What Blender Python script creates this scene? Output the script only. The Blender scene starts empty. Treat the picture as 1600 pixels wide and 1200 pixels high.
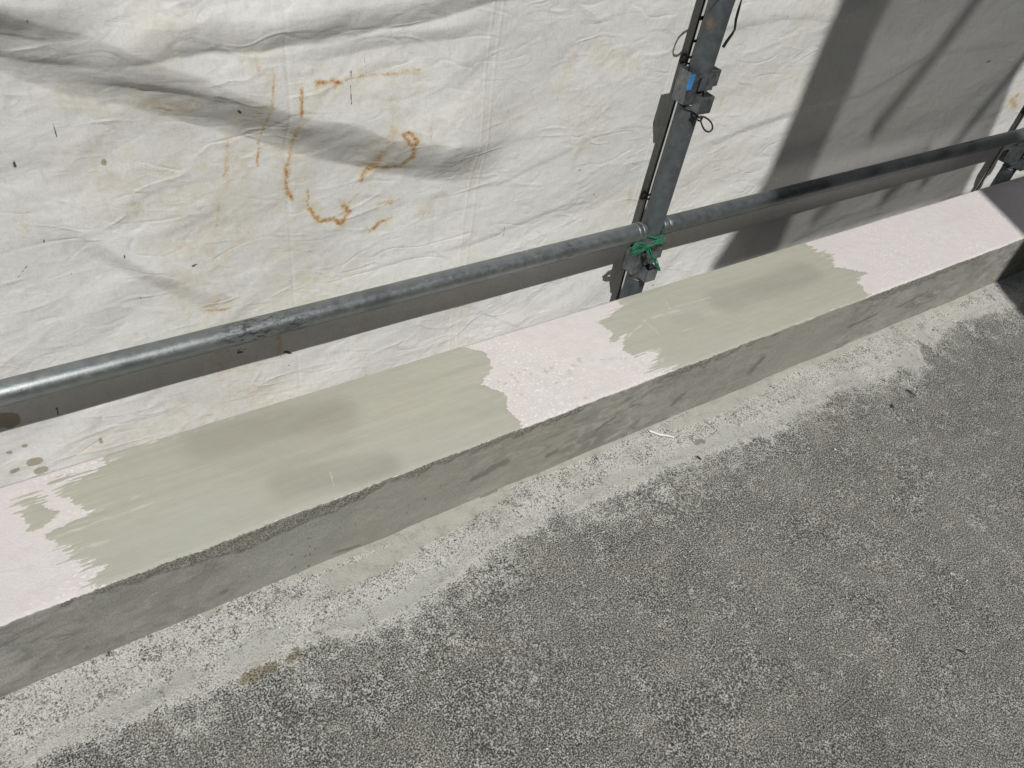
import bpy, bmesh, math, random
import numpy as np
from mathutils import Matrix, Vector
random.seed(4)
scene = bpy.context.scene
COL = scene.collection

# ------------------------------------------------------------------ camera
CAMZ = 1.274
R = np.array([[0.83215481, -0.28531022, 0.47551703],
              [-0.53616263, -0.63289185, 0.5585495],
              [0.14159097, -0.71975412, -0.67963667]])
cam = bpy.data.cameras.new('camera')
cam.lens = 27.0; cam.sensor_width = 36.0; cam.clip_end = 500; cam.clip_start = 0.02
camo = bpy.data.objects.new('camera', cam); COL.objects.link(camo)
m = Matrix(((R[0][0], -R[0][1], -R[0][2], 0), (R[1][0], -R[1][1], -R[1][2], 0),
            (R[2][0], -R[2][1], -R[2][2], CAMZ), (0, 0, 0, 1)))
camo.matrix_world = m
scene.camera = camo

# ------------------------------------------------------------------ sun and sky
SUN = Vector((0.55, 1.0, -1.43)).normalized()          # direction the light travels
w = bpy.data.worlds.new('World'); scene.world = w; w.use_nodes = True
nt = w.node_tree
bg = nt.nodes['Background']
sky = nt.nodes.new('ShaderNodeTexSky'); sky.sky_type = 'NISHITA'; sky.sun_disc = False
sky.sun_elevation = math.asin(-SUN.z)
sky.sun_rotation = math.atan2(-SUN.x, -SUN.y)
nt.links.new(sky.outputs[0], bg.inputs[0]); bg.inputs[1].default_value = 0.05
sl = bpy.data.lights.new('sun', 'SUN'); sl.energy = 5.0; sl.angle = math.radians(0.6); sl.color = (1.0, 0.985, 0.945)
so = bpy.data.objects.new('sun', sl); COL.objects.link(so)
so.rotation_euler = SUN.to_track_quat('-Z', 'Y').to_euler(); so.location = (-3, -5, 8)
vs = scene.view_settings
vs.view_transform = 'Standard'; vs.look = 'None'; vs.exposure = -0.52; vs.gamma = 1.0; vs.use_curve_mapping = False

# ------------------------------------------------------------------ measured layout (metres)
YT, YR, Y0, YB, ZT = 1.166, 1.083, 0.785, 1.046, 0.179   # tarp, rails, kerb front, kerb back, kerb top
POLES = (1.258, 3.045)
ZR = 0.340
PR, RR = 0.0243, 0.02135

def ray(u, v):
    u = np.asarray(u, float); v = np.asarray(v, float)
    c = np.stack([u - 800, v - 600, np.full_like(u, 1200.0)])
    return R @ c
def on_y(u, v, y=YT):
    d = ray(u, v); t = y / d[1]; return np.stack([d[0]*t, d[2]*t + CAMZ], -1)     # (x, z)
def on_z(u, v, z):
    d = ray(u, v); t = (z - CAMZ) / d[2]; return np.stack([d[0]*t, d[1]*t], -1)  # (x, y)
def poly_y(p, y=YT): return on_y([a for a, b in p], [b for a, b in p], y)
def poly_z(p, z): return on_z([a for a, b in p], [b for a, b in p], z)

# ------------------------------------------------------------------ numpy noise and distance fields
rs = np.random.RandomState(7)
PERM = np.tile(rs.permutation(256), 2)
GA = rs.rand(256) * 2 * np.pi
def pn(x, y, seed=0):
    x = np.asarray(x, float) + seed * 17.37; y = np.asarray(y, float) + seed * 9.71
    xi = np.floor(x).astype(int); yi = np.floor(y).astype(int); fx = x - xi; fy = y - yi
    def g(ix, iy, dx, dy):
        a = GA[PERM[(PERM[ix & 255] + iy) & 255]]
        return np.cos(a)*dx + np.sin(a)*dy
    u = fx*fx*fx*(fx*(fx*6-15)+10); v = fy*fy*fy*(fy*(fy*6-15)+10)
    a = g(xi, yi, fx, fy); b = g(xi+1, yi, fx-1, fy); c = g(xi, yi+1, fx, fy-1); d = g(xi+1, yi+1, fx-1, fy-1)
    return 1.5*((a*(1-u)+b*u)*(1-v) + (c*(1-u)+d*u)*v)
def fbm(x, y, o=4, seed=0, g=0.5):
    s = 0; a = 1.0
    for i in range(o):
        s = s + a*pn(x*2**i, y*2**i, seed+i); a *= g
    return s
def ridged(x, y, o=3, seed=0):
    s = 0; a = 1.0
    for i in range(o):
        s = s + a*(1-2*np.abs(pn(x*2**i, y*2**i, seed+i*3))); a *= 0.5
    return s
def sm(x, a, b):
    t = np.clip((x-a)/(b-a), 0, 1); return t*t*(3-2*t)
def seg_dist(x, y, P):
    best = np.full(x.shape, 1e9); sgn = np.zeros(x.shape)
    for (ax, ay), (bx, by) in zip(P[:-1], P[1:]):
        dx, dy = bx-ax, by-ay; L = dx*dx+dy*dy+1e-12
        t = np.clip(((x-ax)*dx+(y-ay)*dy)/L, 0, 1)
        qx, qy = x-ax-t*dx, y-ay-t*dy
        d = np.hypot(qx, qy); k = d < best
        best = np.where(k, d, best); sgn = np.where(k, np.sign(dx*(y-ay)-dy*(x-ax)), sgn)
    return best, sgn
def poly_field(x, y, P):
    P = [tuple(p) for p in P]; P2 = P+[P[0]]
    d, _ = seg_dist(x, y, P2)
    ins = np.zeros(x.shape, bool)
    for (ax, ay), (bx, by) in zip(P2[:-1], P2[1:]):
        c = ((ay > y) != (by > y)) & (x < (bx-ax)*(y-ay)/((by-ay) if by != ay else 1e-12)+ax)
        ins ^= c
    return np.where(ins, d, -d)

# ------------------------------------------------------------------ object helpers
def tag(o, label=None, cat=None, group=None, kind=None):
    if label: o['label'] = label
    if cat: o['category'] = cat
    if group: o['group'] = group
    if kind: o['kind'] = kind
    return o
def empty(name, loc=(0, 0, 0), label=None, cat=None, group=None):
    o = bpy.data.objects.new(name, None); COL.objects.link(o); o.location = loc
    o.empty_display_size = 0.05
    return tag(o, label, cat, group)
def link_mesh(name, me, mat, parent=None, smooth=True):
    o = bpy.data.objects.new(name, me); COL.objects.link(o)
    if mat: me.materials.append(mat)
    if smooth: me.polygons.foreach_set('use_smooth', [True]*len(me.polygons))
    if parent:
        o.parent = parent
    return o
def local(parent, o):
    """mesh built in world coordinates, shifted so it sits right under its parent"""
    o.parent = parent
    o.data.transform(Matrix.Translation(-Vector(parent.location)))
    return o
def grid_mesh(name, P, attrs=None, mask=None):
    """P: (n, m, 3) points -> quad grid"""
    n, k = P.shape[:2]
    idx = np.arange(n*k).reshape(n, k)
    q = np.stack([idx[:-1, :-1], idx[1:, :-1], idx[1:, 1:], idx[:-1, 1:]], -1)
    if mask is not None:
        keep = mask[:-1, :-1] | mask[1:, :-1] | mask[1:, 1:] | mask[:-1, 1:]
        q = q[keep]
    q = q.reshape(-1, 4)
    V = P.reshape(-1, 3)
    used = np.unique(q); remap = np.zeros(n*k, int); remap[used] = np.arange(len(used))
    V = V[used]; q = remap[q]
    me = bpy.data.meshes.new(name)
    me.vertices.add(len(V)); me.vertices.foreach_set('co', V.astype(np.float32).ravel())
    me.loops.add(q.size); me.loops.foreach_set('vertex_index', q.astype(np.int32).ravel())
    me.polygons.add(len(q)); me.polygons.foreach_set('loop_start', np.arange(0, q.size, 4, dtype=np.int32))
    me.update(calc_edges=True)
    for a, val in (attrs or {}).items():
        at = me.attributes.new(a, 'FLOAT', 'POINT')
        at.data.foreach_set('value', val.reshape(-1)[used].astype(np.float32))
    me.validate()
    return me
def tube_mesh(name, pts, r, n=12, caps=True, closed=False, mb=None):
    bm = mb or bmesh.new()
    pts = [Vector(p) for p in pts]; rr = r if isinstance(r, (list, tuple)) else [r]*len(pts)
    rings = []; up = None
    for i, p in enumerate(pts):
        if closed: t = (pts[(i+1) % len(pts)]-pts[i-1])
        else: t = pts[min(i+1, len(pts)-1)]-pts[max(i-1, 0)]
        t.normalize()
        if up is None:
            up = t.orthogonal().normalized()
        up = (up - t*up.dot(t)).normalized(); s = t.cross(up)
        rings.append([bm.verts.new(p+(up*math.cos(a)+s*math.sin(a))*rr[i]) for a in [2*math.pi*j/n for j in range(n)]])
    R2 = rings+[rings[0]] if closed else rings
    for a, b in zip(R2[:-1], R2[1:]):
        for j in range(n):
            bm.faces.new((a[j], a[(j+1) % n], b[(j+1) % n], b[j]))
    if caps and not closed:
        bm.faces.new(rings[0][::-1]); bm.faces.new(rings[-1])
    if mb: return bm
    bmesh.ops.recalc_face_normals(bm, faces=bm.faces)
    me = bpy.data.meshes.new(name); bm.to_mesh(me); bm.free(); return me
def box_bm(bm, x0, x1, y0, y1, z0, z1):
    v = [bm.verts.new((x, y, z)) for z in (z0, z1) for y in (y0, y1) for x in (x0, x1)]
    for f in ((0, 2, 3, 1), (4, 5, 7, 6), (0, 1, 5, 4), (2, 6, 7, 3), (0, 4, 6, 2), (1, 3, 7, 5)):
        bm.faces.new([v[i] for i in f])
def bm_obj(name, bm, mat, parent=None, bevel=0, smooth=False):
    bmesh.ops.recalc_face_normals(bm, faces=bm.faces)
    if bevel:
        bmesh.ops.bevel(bm, geom=bm.edges[:], offset=bevel, segments=2, affect='EDGES', clamp_overlap=True)
    me = bpy.data.meshes.new(name); bm.to_mesh(me); bm.free()
    return link_mesh(name, me, mat, parent, smooth)

# ------------------------------------------------------------------ node helper
class NB:
    def __init__(s, name):
        s.m = bpy.data.materials.new(name); s.m.use_nodes = True
        s.t = s.m.node_tree; s.b = s.t.nodes['Principled BSDF']; s.out = s.t.nodes['Material Output']
        s.tc = s.t.nodes.new('ShaderNodeTexCoord').outputs['Object']
    def put(s, sock, v):
        if hasattr(v, 'links'): s.t.links.new(v, sock)
        elif isinstance(v, (tuple, list)) and len(v) == 3 and sock.type == 'RGBA': sock.default_value = (*v, 1)
        else: sock.default_value = v
    def n(s, typ, out=0, props=None, **ins):
        nd = s.t.nodes.new(typ)
        for k, v in (props or {}).items(): setattr(nd, k, v)
        for k, v in ins.items():
            s.put(nd.inputs[int(k[1:]) if k[0] == 'i' and k[1:].isdigit() else k], v)
        return nd.outputs[out]
    def math(s, op, a, b=0.0, c=0.0, clamp=False):
        return s.n('ShaderNodeMath', props={'operation': op, 'use_clamp': clamp}, i0=a, i1=b, i2=c)
    def map(s, scale=(1, 1, 1), rot=(0, 0, 0), loc=(0, 0, 0), vec=None):
        return s.n('ShaderNodeMapping', Vector=vec or s.tc, Scale=scale, Rotation=rot, Location=loc)
    def noise(s, scale, detail=4, rough=0.5, dist=0, vec=None, out=0):
        return s.n('ShaderNodeTexNoise', out, Vector=vec or s.tc, Scale=scale, Detail=detail, Roughness=rough, Distortion=dist)
    def vor(s, scale, vec=None, feature='F1', out=0, rnd=1.0):
        return s.n('ShaderNodeTexVoronoi', out, props={'feature': feature}, Vector=vec or s.tc, Scale=scale, Randomness=rnd)
    def rng(s, v, a, b, c=0.0, d=1.0, smooth=False):
        return s.n('ShaderNodeMapRange', props={'interpolation_type': 'SMOOTHSTEP' if smooth else 'LINEAR'}, i0=v, i1=a, i2=b, i3=c, i4=d)
    def mix(s, f, a, b, mode='MIX'):
        nd = s.t.nodes.new('ShaderNodeMix'); nd.data_type = 'RGBA'; nd.blend_type = mode
        s.put(nd.inputs[0], f); s.put(nd.inputs[6], a); s.put(nd.inputs[7], b); return nd.outputs[2]
    def ramp(s, v, stops):
        nd = s.t.nodes.new('ShaderNodeValToRGB'); s.put(nd.inputs[0], v)
        e = nd.color_ramp.elements
        while len(e) < len(stops): e.new(0.5)
        for q, (p, c) in zip(e, stops):
            q.position = p; q.color = (*c, 1) if len(c) == 3 else c
        return nd.outputs[0]
    def attr(s, name):
        return s.n('ShaderNodeAttribute', 2, props={'attribute_name': name})
    def bump(s, h, strength=0.5, dist=0.001, normal=None):
        nd = s.t.nodes.new('ShaderNodeBump'); nd.inputs['Strength'].default_value = strength
        nd.inputs['Distance'].default_value = dist; s.put(nd.inputs['Height'], h)
        if normal: s.put(nd.inputs['Normal'], normal)
        return nd.outputs[0]
    def set(s, **k):
        for a, v in k.items(): s.put(s.b.inputs[a.replace('_', ' ')], v)
        return s.m

def g3(v, warm=0.0):
    return (v*(1+warm), v, v*(1-1.6*warm))

# ------------------------------------------------------------------ materials
def mat_tarp():
    s = NB('tarpaulin_cloth')
    big = s.noise(3.0, 3); mid = s.noise(14, 5, 0.6); fine = s.noise(300, 3, 0.6)
    base = s.mix(s.rng(big, 0.35, 0.65), (0.76, 0.765, 0.745), (0.81, 0.815, 0.80))
    base = s.mix(s.rng(mid, 0.5, 0.75, 0, 0.45), base, (0.67, 0.655, 0.61))
    base = s.mix(s.rng(fine, 0.3, 0.7, 0, 0.32), base, (0.56, 0.555, 0.53))
    base = s.mix(s.rng(s.noise(120, 5, 0.7, 0.3, vec=s.map(scale=(1.6, 1, 0.6))), 0.52, 0.72, 0, 0.4), base, (0.55, 0.54, 0.50))
    # general dirt in the weave: faint grey rubbing marks
    rub = s.noise(55, 5, 0.65, 0.6, vec=s.map(scale=(1, 1, 0.45)))
    base = s.mix(s.rng(rub, 0.52, 0.80, 0, 0.45), base, (0.52, 0.505, 0.46))
    # traced yellowish stains
    nz = s.noise(42, 5, 0.62, 0.8); nz2 = s.noise(150, 4, 0.6)
    ye = s.math('MULTIPLY', s.attr('yellow'), s.rng(nz, 0.38, 0.72, 0, 1.0))
    base = s.mix(s.math('MULTIPLY', ye, 0.58, clamp=True), base, (0.60, 0.50, 0.30))
    # rust: traced field broken by noise
    ru = s.math('ADD', s.attr('rust'), s.rng(s.noise(280, 4, 0.7), 0.3, 0.7, -0.30, 0.30))
    ru = s.math('ADD', ru, s.rng(s.noise(75, 4, 0.65, 0.8), 0.3, 0.7, -0.38, 0.28))
    ra = s.rng(s.attr('rust'), 0.03, 0.35)
    halo = s.math('MULTIPLY', s.rng(ru, 0.12, 0.70, 0, 0.62), ra)
    base = s.mix(halo, base, (0.60, 0.465, 0.27))
    base = s.mix(s.math('MULTIPLY', s.rng(ru, 0.55, 1.0, 0, 0.72), ra), base, (0.50, 0.25, 0.08))
    base = s.mix(s.math('MULTIPLY', s.rng(ru, 0.92, 1.3, 0, 0.9), ra), base, (0.25, 0.09, 0.025))
    # dark specks
    sp = s.vor(26, vec=s.n('ShaderNodeVectorMath', props={'operation': 'ADD'}, i0=s.tc, i1=s.n('ShaderNodeTexNoise', 1, Vector=s.tc, Scale=30)))
    spc = s.vor(26, vec=s.tc, out=1)
    sel = s.rng(s.noise(9, 2), 0.52, 0.6)
    base = s.mix(s.math('MULTIPLY', s.rng(sp, 0.03, 0.055, 0.8, 0), sel), base, (0.16, 0.14, 0.11))
    dk = s.rng(s.math('ADD', s.attr('dark'), s.rng(nz2, 0.3, 0.7, -0.2, 0.2)), 0.45, 0.75, 0, 0.9)
    base = s.mix(dk, base, (0.035, 0.03, 0.025))
    bn = s.rng(s.math('ADD', s.attr('brown'), s.rng(nz2, 0.3, 0.7, -0.12, 0.12)), 0.4, 0.6, 0, 0.75)
    base = s.mix(bn, base, (0.30, 0.26, 0.17))
    # crumple relief: sparse sharp creases over nearly flat cloth
    def crease(scale, width, rot, seed, sc=(1, 1, 1)):
        v = s.map(scale=sc, rot=(0, rot, 0), loc=(seed, seed*0.7, 0))
        n = s.noise(scale, 1.5, 0.4, 0.5, vec=v)
        return s.rng(s.math('ABSOLUTE', s.math('SUBTRACT', n, 0.5)), 0.0, width, 1.0, 0.0)
    gate = s.rng(s.noise(7, 2), 0.42, 0.62); gate2 = s.rng(s.noise(11, 2, vec=s.map(loc=(5, 0, 3))), 0.42, 0.62)
    h = s.math('MULTIPLY', crease(5, 0.035, 0.2, 1, (0.6, 1, 1.3)), gate)
    h = s.math('ADD', h, s.math('MULTIPLY', s.math('MULTIPLY', crease(11, 0.05, 0.5, 4, (0.55, 1, 1.4)), gate2), 0.7))
    h = s.math('SUBTRACT', h, s.math('MULTIPLY', s.math('MULTIPLY', crease(13, 0.05, -0.5, 9, (0.6, 1, 1.3)), gate), 0.6))
    h = s.math('ADD', h, s.math('MULTIPLY', s.math('MULTIPLY', crease(26, 0.09, 0.3, 13, (0.7, 1, 1.2)), gate2), 0.25))
    h = s.math('ADD', h, s.math('MULTIPLY', s.noise(34, 4, 0.55, 0.8, vec=s.map(scale=(0.7, 1, 1.3), rot=(0, 0.3, 0))), 1.1))
    n1 = s.bump(h, 0.6, 0.0016)
    n2 = s.bump(fine, 0.25, 0.0005, n1)
    return s.set(Base_Color=base, Roughness=0.62, Normal=n2, Specular_IOR_Level=0.3)

def mat_kerb():
    s = NB('old_concrete_with_primer')
    sep = s.n('ShaderNodeSeparateXYZ', 2, Vector=s.tc)
    top = s.attr('top')                                    # 1 on the upper face
    # pink primer on upper face
    mot = s.noise(38, 5, 0.6); fl = s.noise(230, 3, 0.55)
    pk = s.mix(s.rng(mot, 0.35, 0.68), (0.61, 0.575, 0.563), (0.665, 0.632, 0.622))
    pk = s.mix(s.rng(s.noise(7, 2), 0.4, 0.62, 0, 0.6), pk, (0.645, 0.588, 0.578))
    v = s.vor(150); vm = s.noise(6, 3, 0.6)
    fleck = s.math('MULTIPLY', s.rng(s.noise(150, 3, 0.6), 0.57, 0.62), s.rng(s.noise(4.2, 3, 0.6), 0.42, 0.56))
    pk = s.mix(s.math('MULTIPLY', fleck, 0.75), pk, (0.80, 0.78, 0.75))
    dsp = s.rng(s.vor(33), 0.035, 0.06, 0.6, 0)
    pk = s.mix(s.math('MULTIPLY', dsp, s.rng(vm, 0.5, 0.6)), pk, (0.30, 0.28, 0.25))
    mk = s.rng(s.math('ADD', s.attr('smudge'), s.rng(s.noise(120, 3, vec=s.map(scale=(0.4, 1.6, 1))), 0.3, 0.7, -0.35, 0.35)), 0.35, 0.75, 0, 0.6)
    pk = s.mix(mk, pk, (0.43, 0.42, 0.36))
    # front face
    cl = s.noise(9, 5, 0.62, 0.7, vec=s.map(scale=(0.7, 1, 1.5), rot=(0, 0.5, 0)))
    fr = s.ramp(cl, [(0.30, (0.215, 0.212, 0.195)), (0.45, (0.285, 0.282, 0.258)), (0.58, (0.34, 0.337, 0.31)), (0.74, (0.42, 0.415, 0.38))])
    fr = s.mix(s.math('MULTIPLY', s.attr('plain'), 0.8), fr, s.mix(s.rng(cl, 0.3, 0.7), (0.30, 0.298, 0.268), (0.34, 0.338, 0.305)))
    wav = s.noise(26, 5, 0.6, 1.5, vec=s.map(scale=(0.55, 1, 1.3), rot=(0, 0.6, 0)))
    wp = s.math('MULTIPLY', s.math('SUBTRACT', 1.0, s.math('MULTIPLY', s.attr('plain'), 0.8)), s.rng(s.noise(3.3, 2, vec=s.map(loc=(3, 0, 0))), 0.38, 0.62, 0.25, 1.0))
    fr = s.mix(s.math('MULTIPLY', s.rng(wav, 0.52, 0.64, 0, 0.75), wp), fr, (0.46, 0.45, 0.395))
    fr = s.mix(s.math('MULTIPLY', s.rng(wav, 0.46, 0.34, 0, 0.75), wp), fr, (0.14, 0.137, 0.125))
    pit = s.math('MULTIPLY', s.rng(s.noise(110, 2, 0.5), 0.66, 0.72), s.rng(s.noise(6, 2), 0.48, 0.6))
    fr = s.mix(s.math('MULTIPLY', pit, 0.8), fr, (0.06, 0.058, 0.05))
    fr = s.mix(s.rng(s.noise(330, 3, 0.65), 0.38, 0.62, 0.0, 0.42), fr, (0.17, 0.166, 0.15))
    fr = s.mix(s.rng(s.noise(2.1, 3, 0.6), 0.48, 0.66, 0, 0.4), fr, (0.33, 0.315, 0.25))
    st = s.math('ADD', s.attr('patch'), s.rng(s.noise(60, 4, 0.6), 0.3, 0.7, -0.25, 0.25))
    fr = s.mix(s.rng(st, 0.30, 0.75, 0, 0.62), fr, (0.13, 0.124, 0.115))
    # broken aggregate band under the edge
    bandf = s.math('ADD', s.attr('rough'), s.rng(s.noise(35, 3, 0.6), 0.3, 0.7, -0.35, 0.35))
    band = s.rng(bandf, 0.30, 0.75)
    ag = s.noise(330, 3, 0.7); agc = s.ramp(ag, [(0.36, (0.06, 0.058, 0.05)), (0.46, (0.19, 0.185, 0.16)), (0.56, (0.34, 0.33, 0.285)), (0.66, (0.46, 0.44, 0.38))])
    fr = s.mix(s.math('MULTIPLY', band, 0.85), fr, agc)
    col = s.mix(s.rng(top, 0.45, 0.55), fr, pk)
    h = s.mix(s.rng(top, 0.4, 0.6), s.mix(band, s.math('MULTIPLY', s.noise(350, 3, 0.6), 0.30), ag), s.math('MULTIPLY', fl, 0.22))
    b1 = s.bump(h, 0.9, 0.004)
    b2 = s.bump(wav, 0.35, 0.003, b1)
    return s.set(Base_Color=col, Roughness=0.85, Normal=b2, Specular_IOR_Level=0.25)

def mat_mortar():
    s = NB('fresh_grey_mortar')
    st = s.noise(60, 5, 0.6, 0.1, vec=s.map(scale=(0.05, 1, 1), rot=(0, 0, -0.04)))
    st2 = s.noise(240, 4, 0.6, 0, vec=s.map(scale=(0.06, 1, 1), rot=(0, 0, 0.03)))
    gr = s.noise(700, 2, 0.6)
    base = s.mix(s.rng(st, 0.35, 0.7), (0.395, 0.388, 0.322), (0.45, 0.442, 0.372))
    base = s.mix(s.rng(st2, 0.5, 0.8, 0, 0.5), base, (0.52, 0.51, 0.44))
    base = s.mix(s.rng(s.noise(5, 3, 0.5, 0, vec=s.map(scale=(0.4, 1, 1))), 0.45, 0.65, 0, 0.4), base, (0.385, 0.38, 0.325))
    base = s.mix(s.rng(gr, 0.3, 0.7, 0, 0.22), base, (0.33, 0.32, 0.27))
    base = s.mix(s.rng(s.noise(3.1, 3, 0.55, 0, vec=s.map(scale=(0.6, 1, 1), loc=(4, 2, 0))), 0.46, 0.62, 0, 0.6), base, (0.425, 0.432, 0.385))
    wet = s.attr('damp')
    base = s.mix(s.math('MULTIPLY', wet, 0.75), base, (0.27, 0.262, 0.22))
    sc = s.rng(s.math('ADD', s.attr('scrape'), s.rng(s.noise(130, 3, 0.6, vec=s.map(scale=(0.3, 1, 1))), 0.3, 0.7, -0.35, 0.35)), 0.4, 0.8, 0, 0.6)
    base = s.mix(sc, base, (0.58, 0.56, 0.50))
    h = s.math('ADD', s.math('MULTIPLY', st2, 0.5), s.math('MULTIPLY', gr, 0.35))
    return s.set(Base_Color=base, Roughness=s.rng(wet, 0, 1, 0.8, 0.6), Normal=s.bump(h, 0.5, 0.0012), Specular_IOR_Level=0.25)

def mat_floor():
    s = NB('washed_fine_aggregate')
    big = s.noise(3.2, 4, 0.55); g1 = s.noise(620, 2, 0.65)
    v = s.vor(380, out=1); vc = s.n('ShaderNodeSeparateColor', 0, Color=v)
    g2 = s.noise(335, 2.5, 0.65); vq = s.n('ShaderNodeSeparateColor', 1, Color=s.vor(290, out=1)); grain = s.math('ADD', s.math('ADD', s.math('MULTIPLY', g1, 0.20), s.math('MULTIPLY', g2, 0.72)), s.math('MULTIPLY', s.rng(vq, 0, 1, 0.36, 0.64), 0.10))
    dark = s.ramp(grain, [(0.40, (0.032, 0.032, 0.029)), (0.455, (0.072, 0.072, 0.065)), (0.505, (0.135, 0.136, 0.123)), (0.55, (0.275, 0.276, 0.25)), (0.605, (0.52, 0.52, 0.475))])
    dark = s.mix(s.rng(vc, 0.7, 1.0, 0, 0.35), dark, s.mix(vc, (0.24, 0.22, 0.17), (0.30, 0.295, 0.28)))
    dark = s.mix(s.rng(big, 0.42, 0.68, 0.0, 0.5), dark, s.mix(s.rng(grain, 0.42, 0.58), (0.12, 0.118, 0.106), (0.42, 0.415, 0.38)))
    dark = s.mix(s.rng(s.noise(11, 4, 0.6), 0.45, 0.72, 0, 0.5), dark, s.mix(s.rng(grain, 0.42, 0.58), (0.10, 0.095, 0.08), (0.46, 0.435, 0.37)))
    dark = s.mix(s.rng(s.noise(1.7, 3, 0.5, 0.5), 0.50, 0.70, 0, 0.45), dark, s.mix(s.rng(grain, 0.42, 0.60), (0.03, 0.03, 0.027), (0.25, 0.247, 0.22)))
    wsp = s.math('MULTIPLY', s.rng(s.vor(62), 0.05, 0.085, 1, 0), s.rng(s.noise(40, 1), 0.60, 0.64))
    dark = s.mix(wsp, dark, (0.66, 0.64, 0.60))
    bsp = s.math('MULTIPLY', s.rng(s.vor(48), 0.05, 0.08, 0.85, 0), s.rng(s.noise(31, 1), 0.60, 0.64))
    dark = s.mix(bsp, dark, (0.02, 0.02, 0.018))
    # laitance zone beside the kerb
    nz = s.noise(26, 5, 0.65, 0.4); nz2 = s.noise(95, 4, 0.65)
    f = s.math('ADD', s.attr('white'), s.math('ADD', s.rng(nz, 0.25, 0.75, -0.55, 0.55), s.rng(nz2, 0.25, 0.75, -0.3, 0.3)))
    f = s.math('ADD', f, s.rng(grain, 0.38, 0.62, -0.40, 0.40))
    lt = s.ramp(grain, [(0.36, (0.09, 0.09, 0.083)), (0.405, (0.35, 0.328, 0.305)), (0.49, (0.50, 0.497, 0.46)), (0.60, (0.66, 0.655, 0.605))])
    holes = s.math('MULTIPLY', s.rng(s.math('ADD', s.noise(170, 2.5, 0.6), s.rng(s.noise(15, 4, 0.65), 0.3, 0.7, -0.10, 0.10)), 0.585, 0.64, 0, 0.9), s.rng(s.vor(110), 0.25, 0.5, 1, 0.45))
    lt = s.mix(holes, lt, (0.07, 0.068, 0.062))
    sm_ = s.rng(s.math('ADD', s.attr('smooth'), s.rng(nz, 0.25, 0.75, -0.45, 0.45)), 0.40, 0.75)
    lt = s.mix(s.math('MULTIPLY', sm_, 0.85), lt, s.mix(s.rng(nz2, 0.3, 0.7), (0.42, 0.42, 0.39), (0.50, 0.495, 0.46)))
    lt = s.mix(s.rng(s.noise(5.5, 3, 0.6), 0.52, 0.68, 0, 0.5), lt, (0.30, 0.29, 0.26))
    ye = s.rng(s.noise(17, 3), 0.52, 0.7, 0, 0.35)
    lt = s.mix(ye, lt, (0.45, 0.435, 0.36))
    col = s.mix(s.rng(f, 0.25, 0.95, 0, 0.95), dark, lt)
    rf = s.math('ADD', s.attr('rim'), s.rng(nz2, 0.25, 0.75, -0.3, 0.3))
    rf = s.rng(s.math('ADD', s.math('ADD', rf, s.rng(grain, 0.4, 0.6, -0.25, 0.25)), s.rng(nz, 0.25, 0.75, -0.4, 0.4)), 0.30, 1.1, 0, 0.75)
    col = s.mix(rf, col, s.mix(grain, (0.40, 0.393, 0.355), (0.66, 0.65, 0.60)))
    # mortar smears
    ms = s.rng(s.math('ADD', s.attr('mortar'), s.rng(nz2, 0.3, 0.7, -0.22, 0.22)), 0.42, 0.62, 0, 0.9)
    col = s.mix(ms, col, s.mix(s.rng(nz, 0.3, 0.7), (0.41, 0.405, 0.355), (0.48, 0.475, 0.42)))
    br = s.rng(s.math('ADD', s.attr('brown'), s.rng(nz2, 0.3, 0.7, -0.4, 0.4)), 0.4, 0.65, 0, 0.75)
    col = s.mix(br, col, s.mix(s.rng(g2, 0.4, 0.6), (0.07, 0.06, 0.035), (0.25, 0.21, 0.12)))
    dmp = s.rng(s.math('ADD', s.attr('damp'), s.rng(nz2, 0.3, 0.7, -0.3, 0.3)), 0.4, 0.65, 0, 0.6)
    col = s.mix(dmp, col, (0.10, 0.096, 0.088))
    hm = s.rng(f, 0.3, 0.9, 1.0, 0.45)
    b = s.bump(s.math('MULTIPLY', grain, hm), 0.85, 0.007)
    b = s.bump(s.math('MULTIPLY', rf, 1.0), 0.25, 0.003, b)
    return s.set(Base_Color=col, Roughness=0.9, Normal=b, Specular_IOR_Level=0.2)

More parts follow.
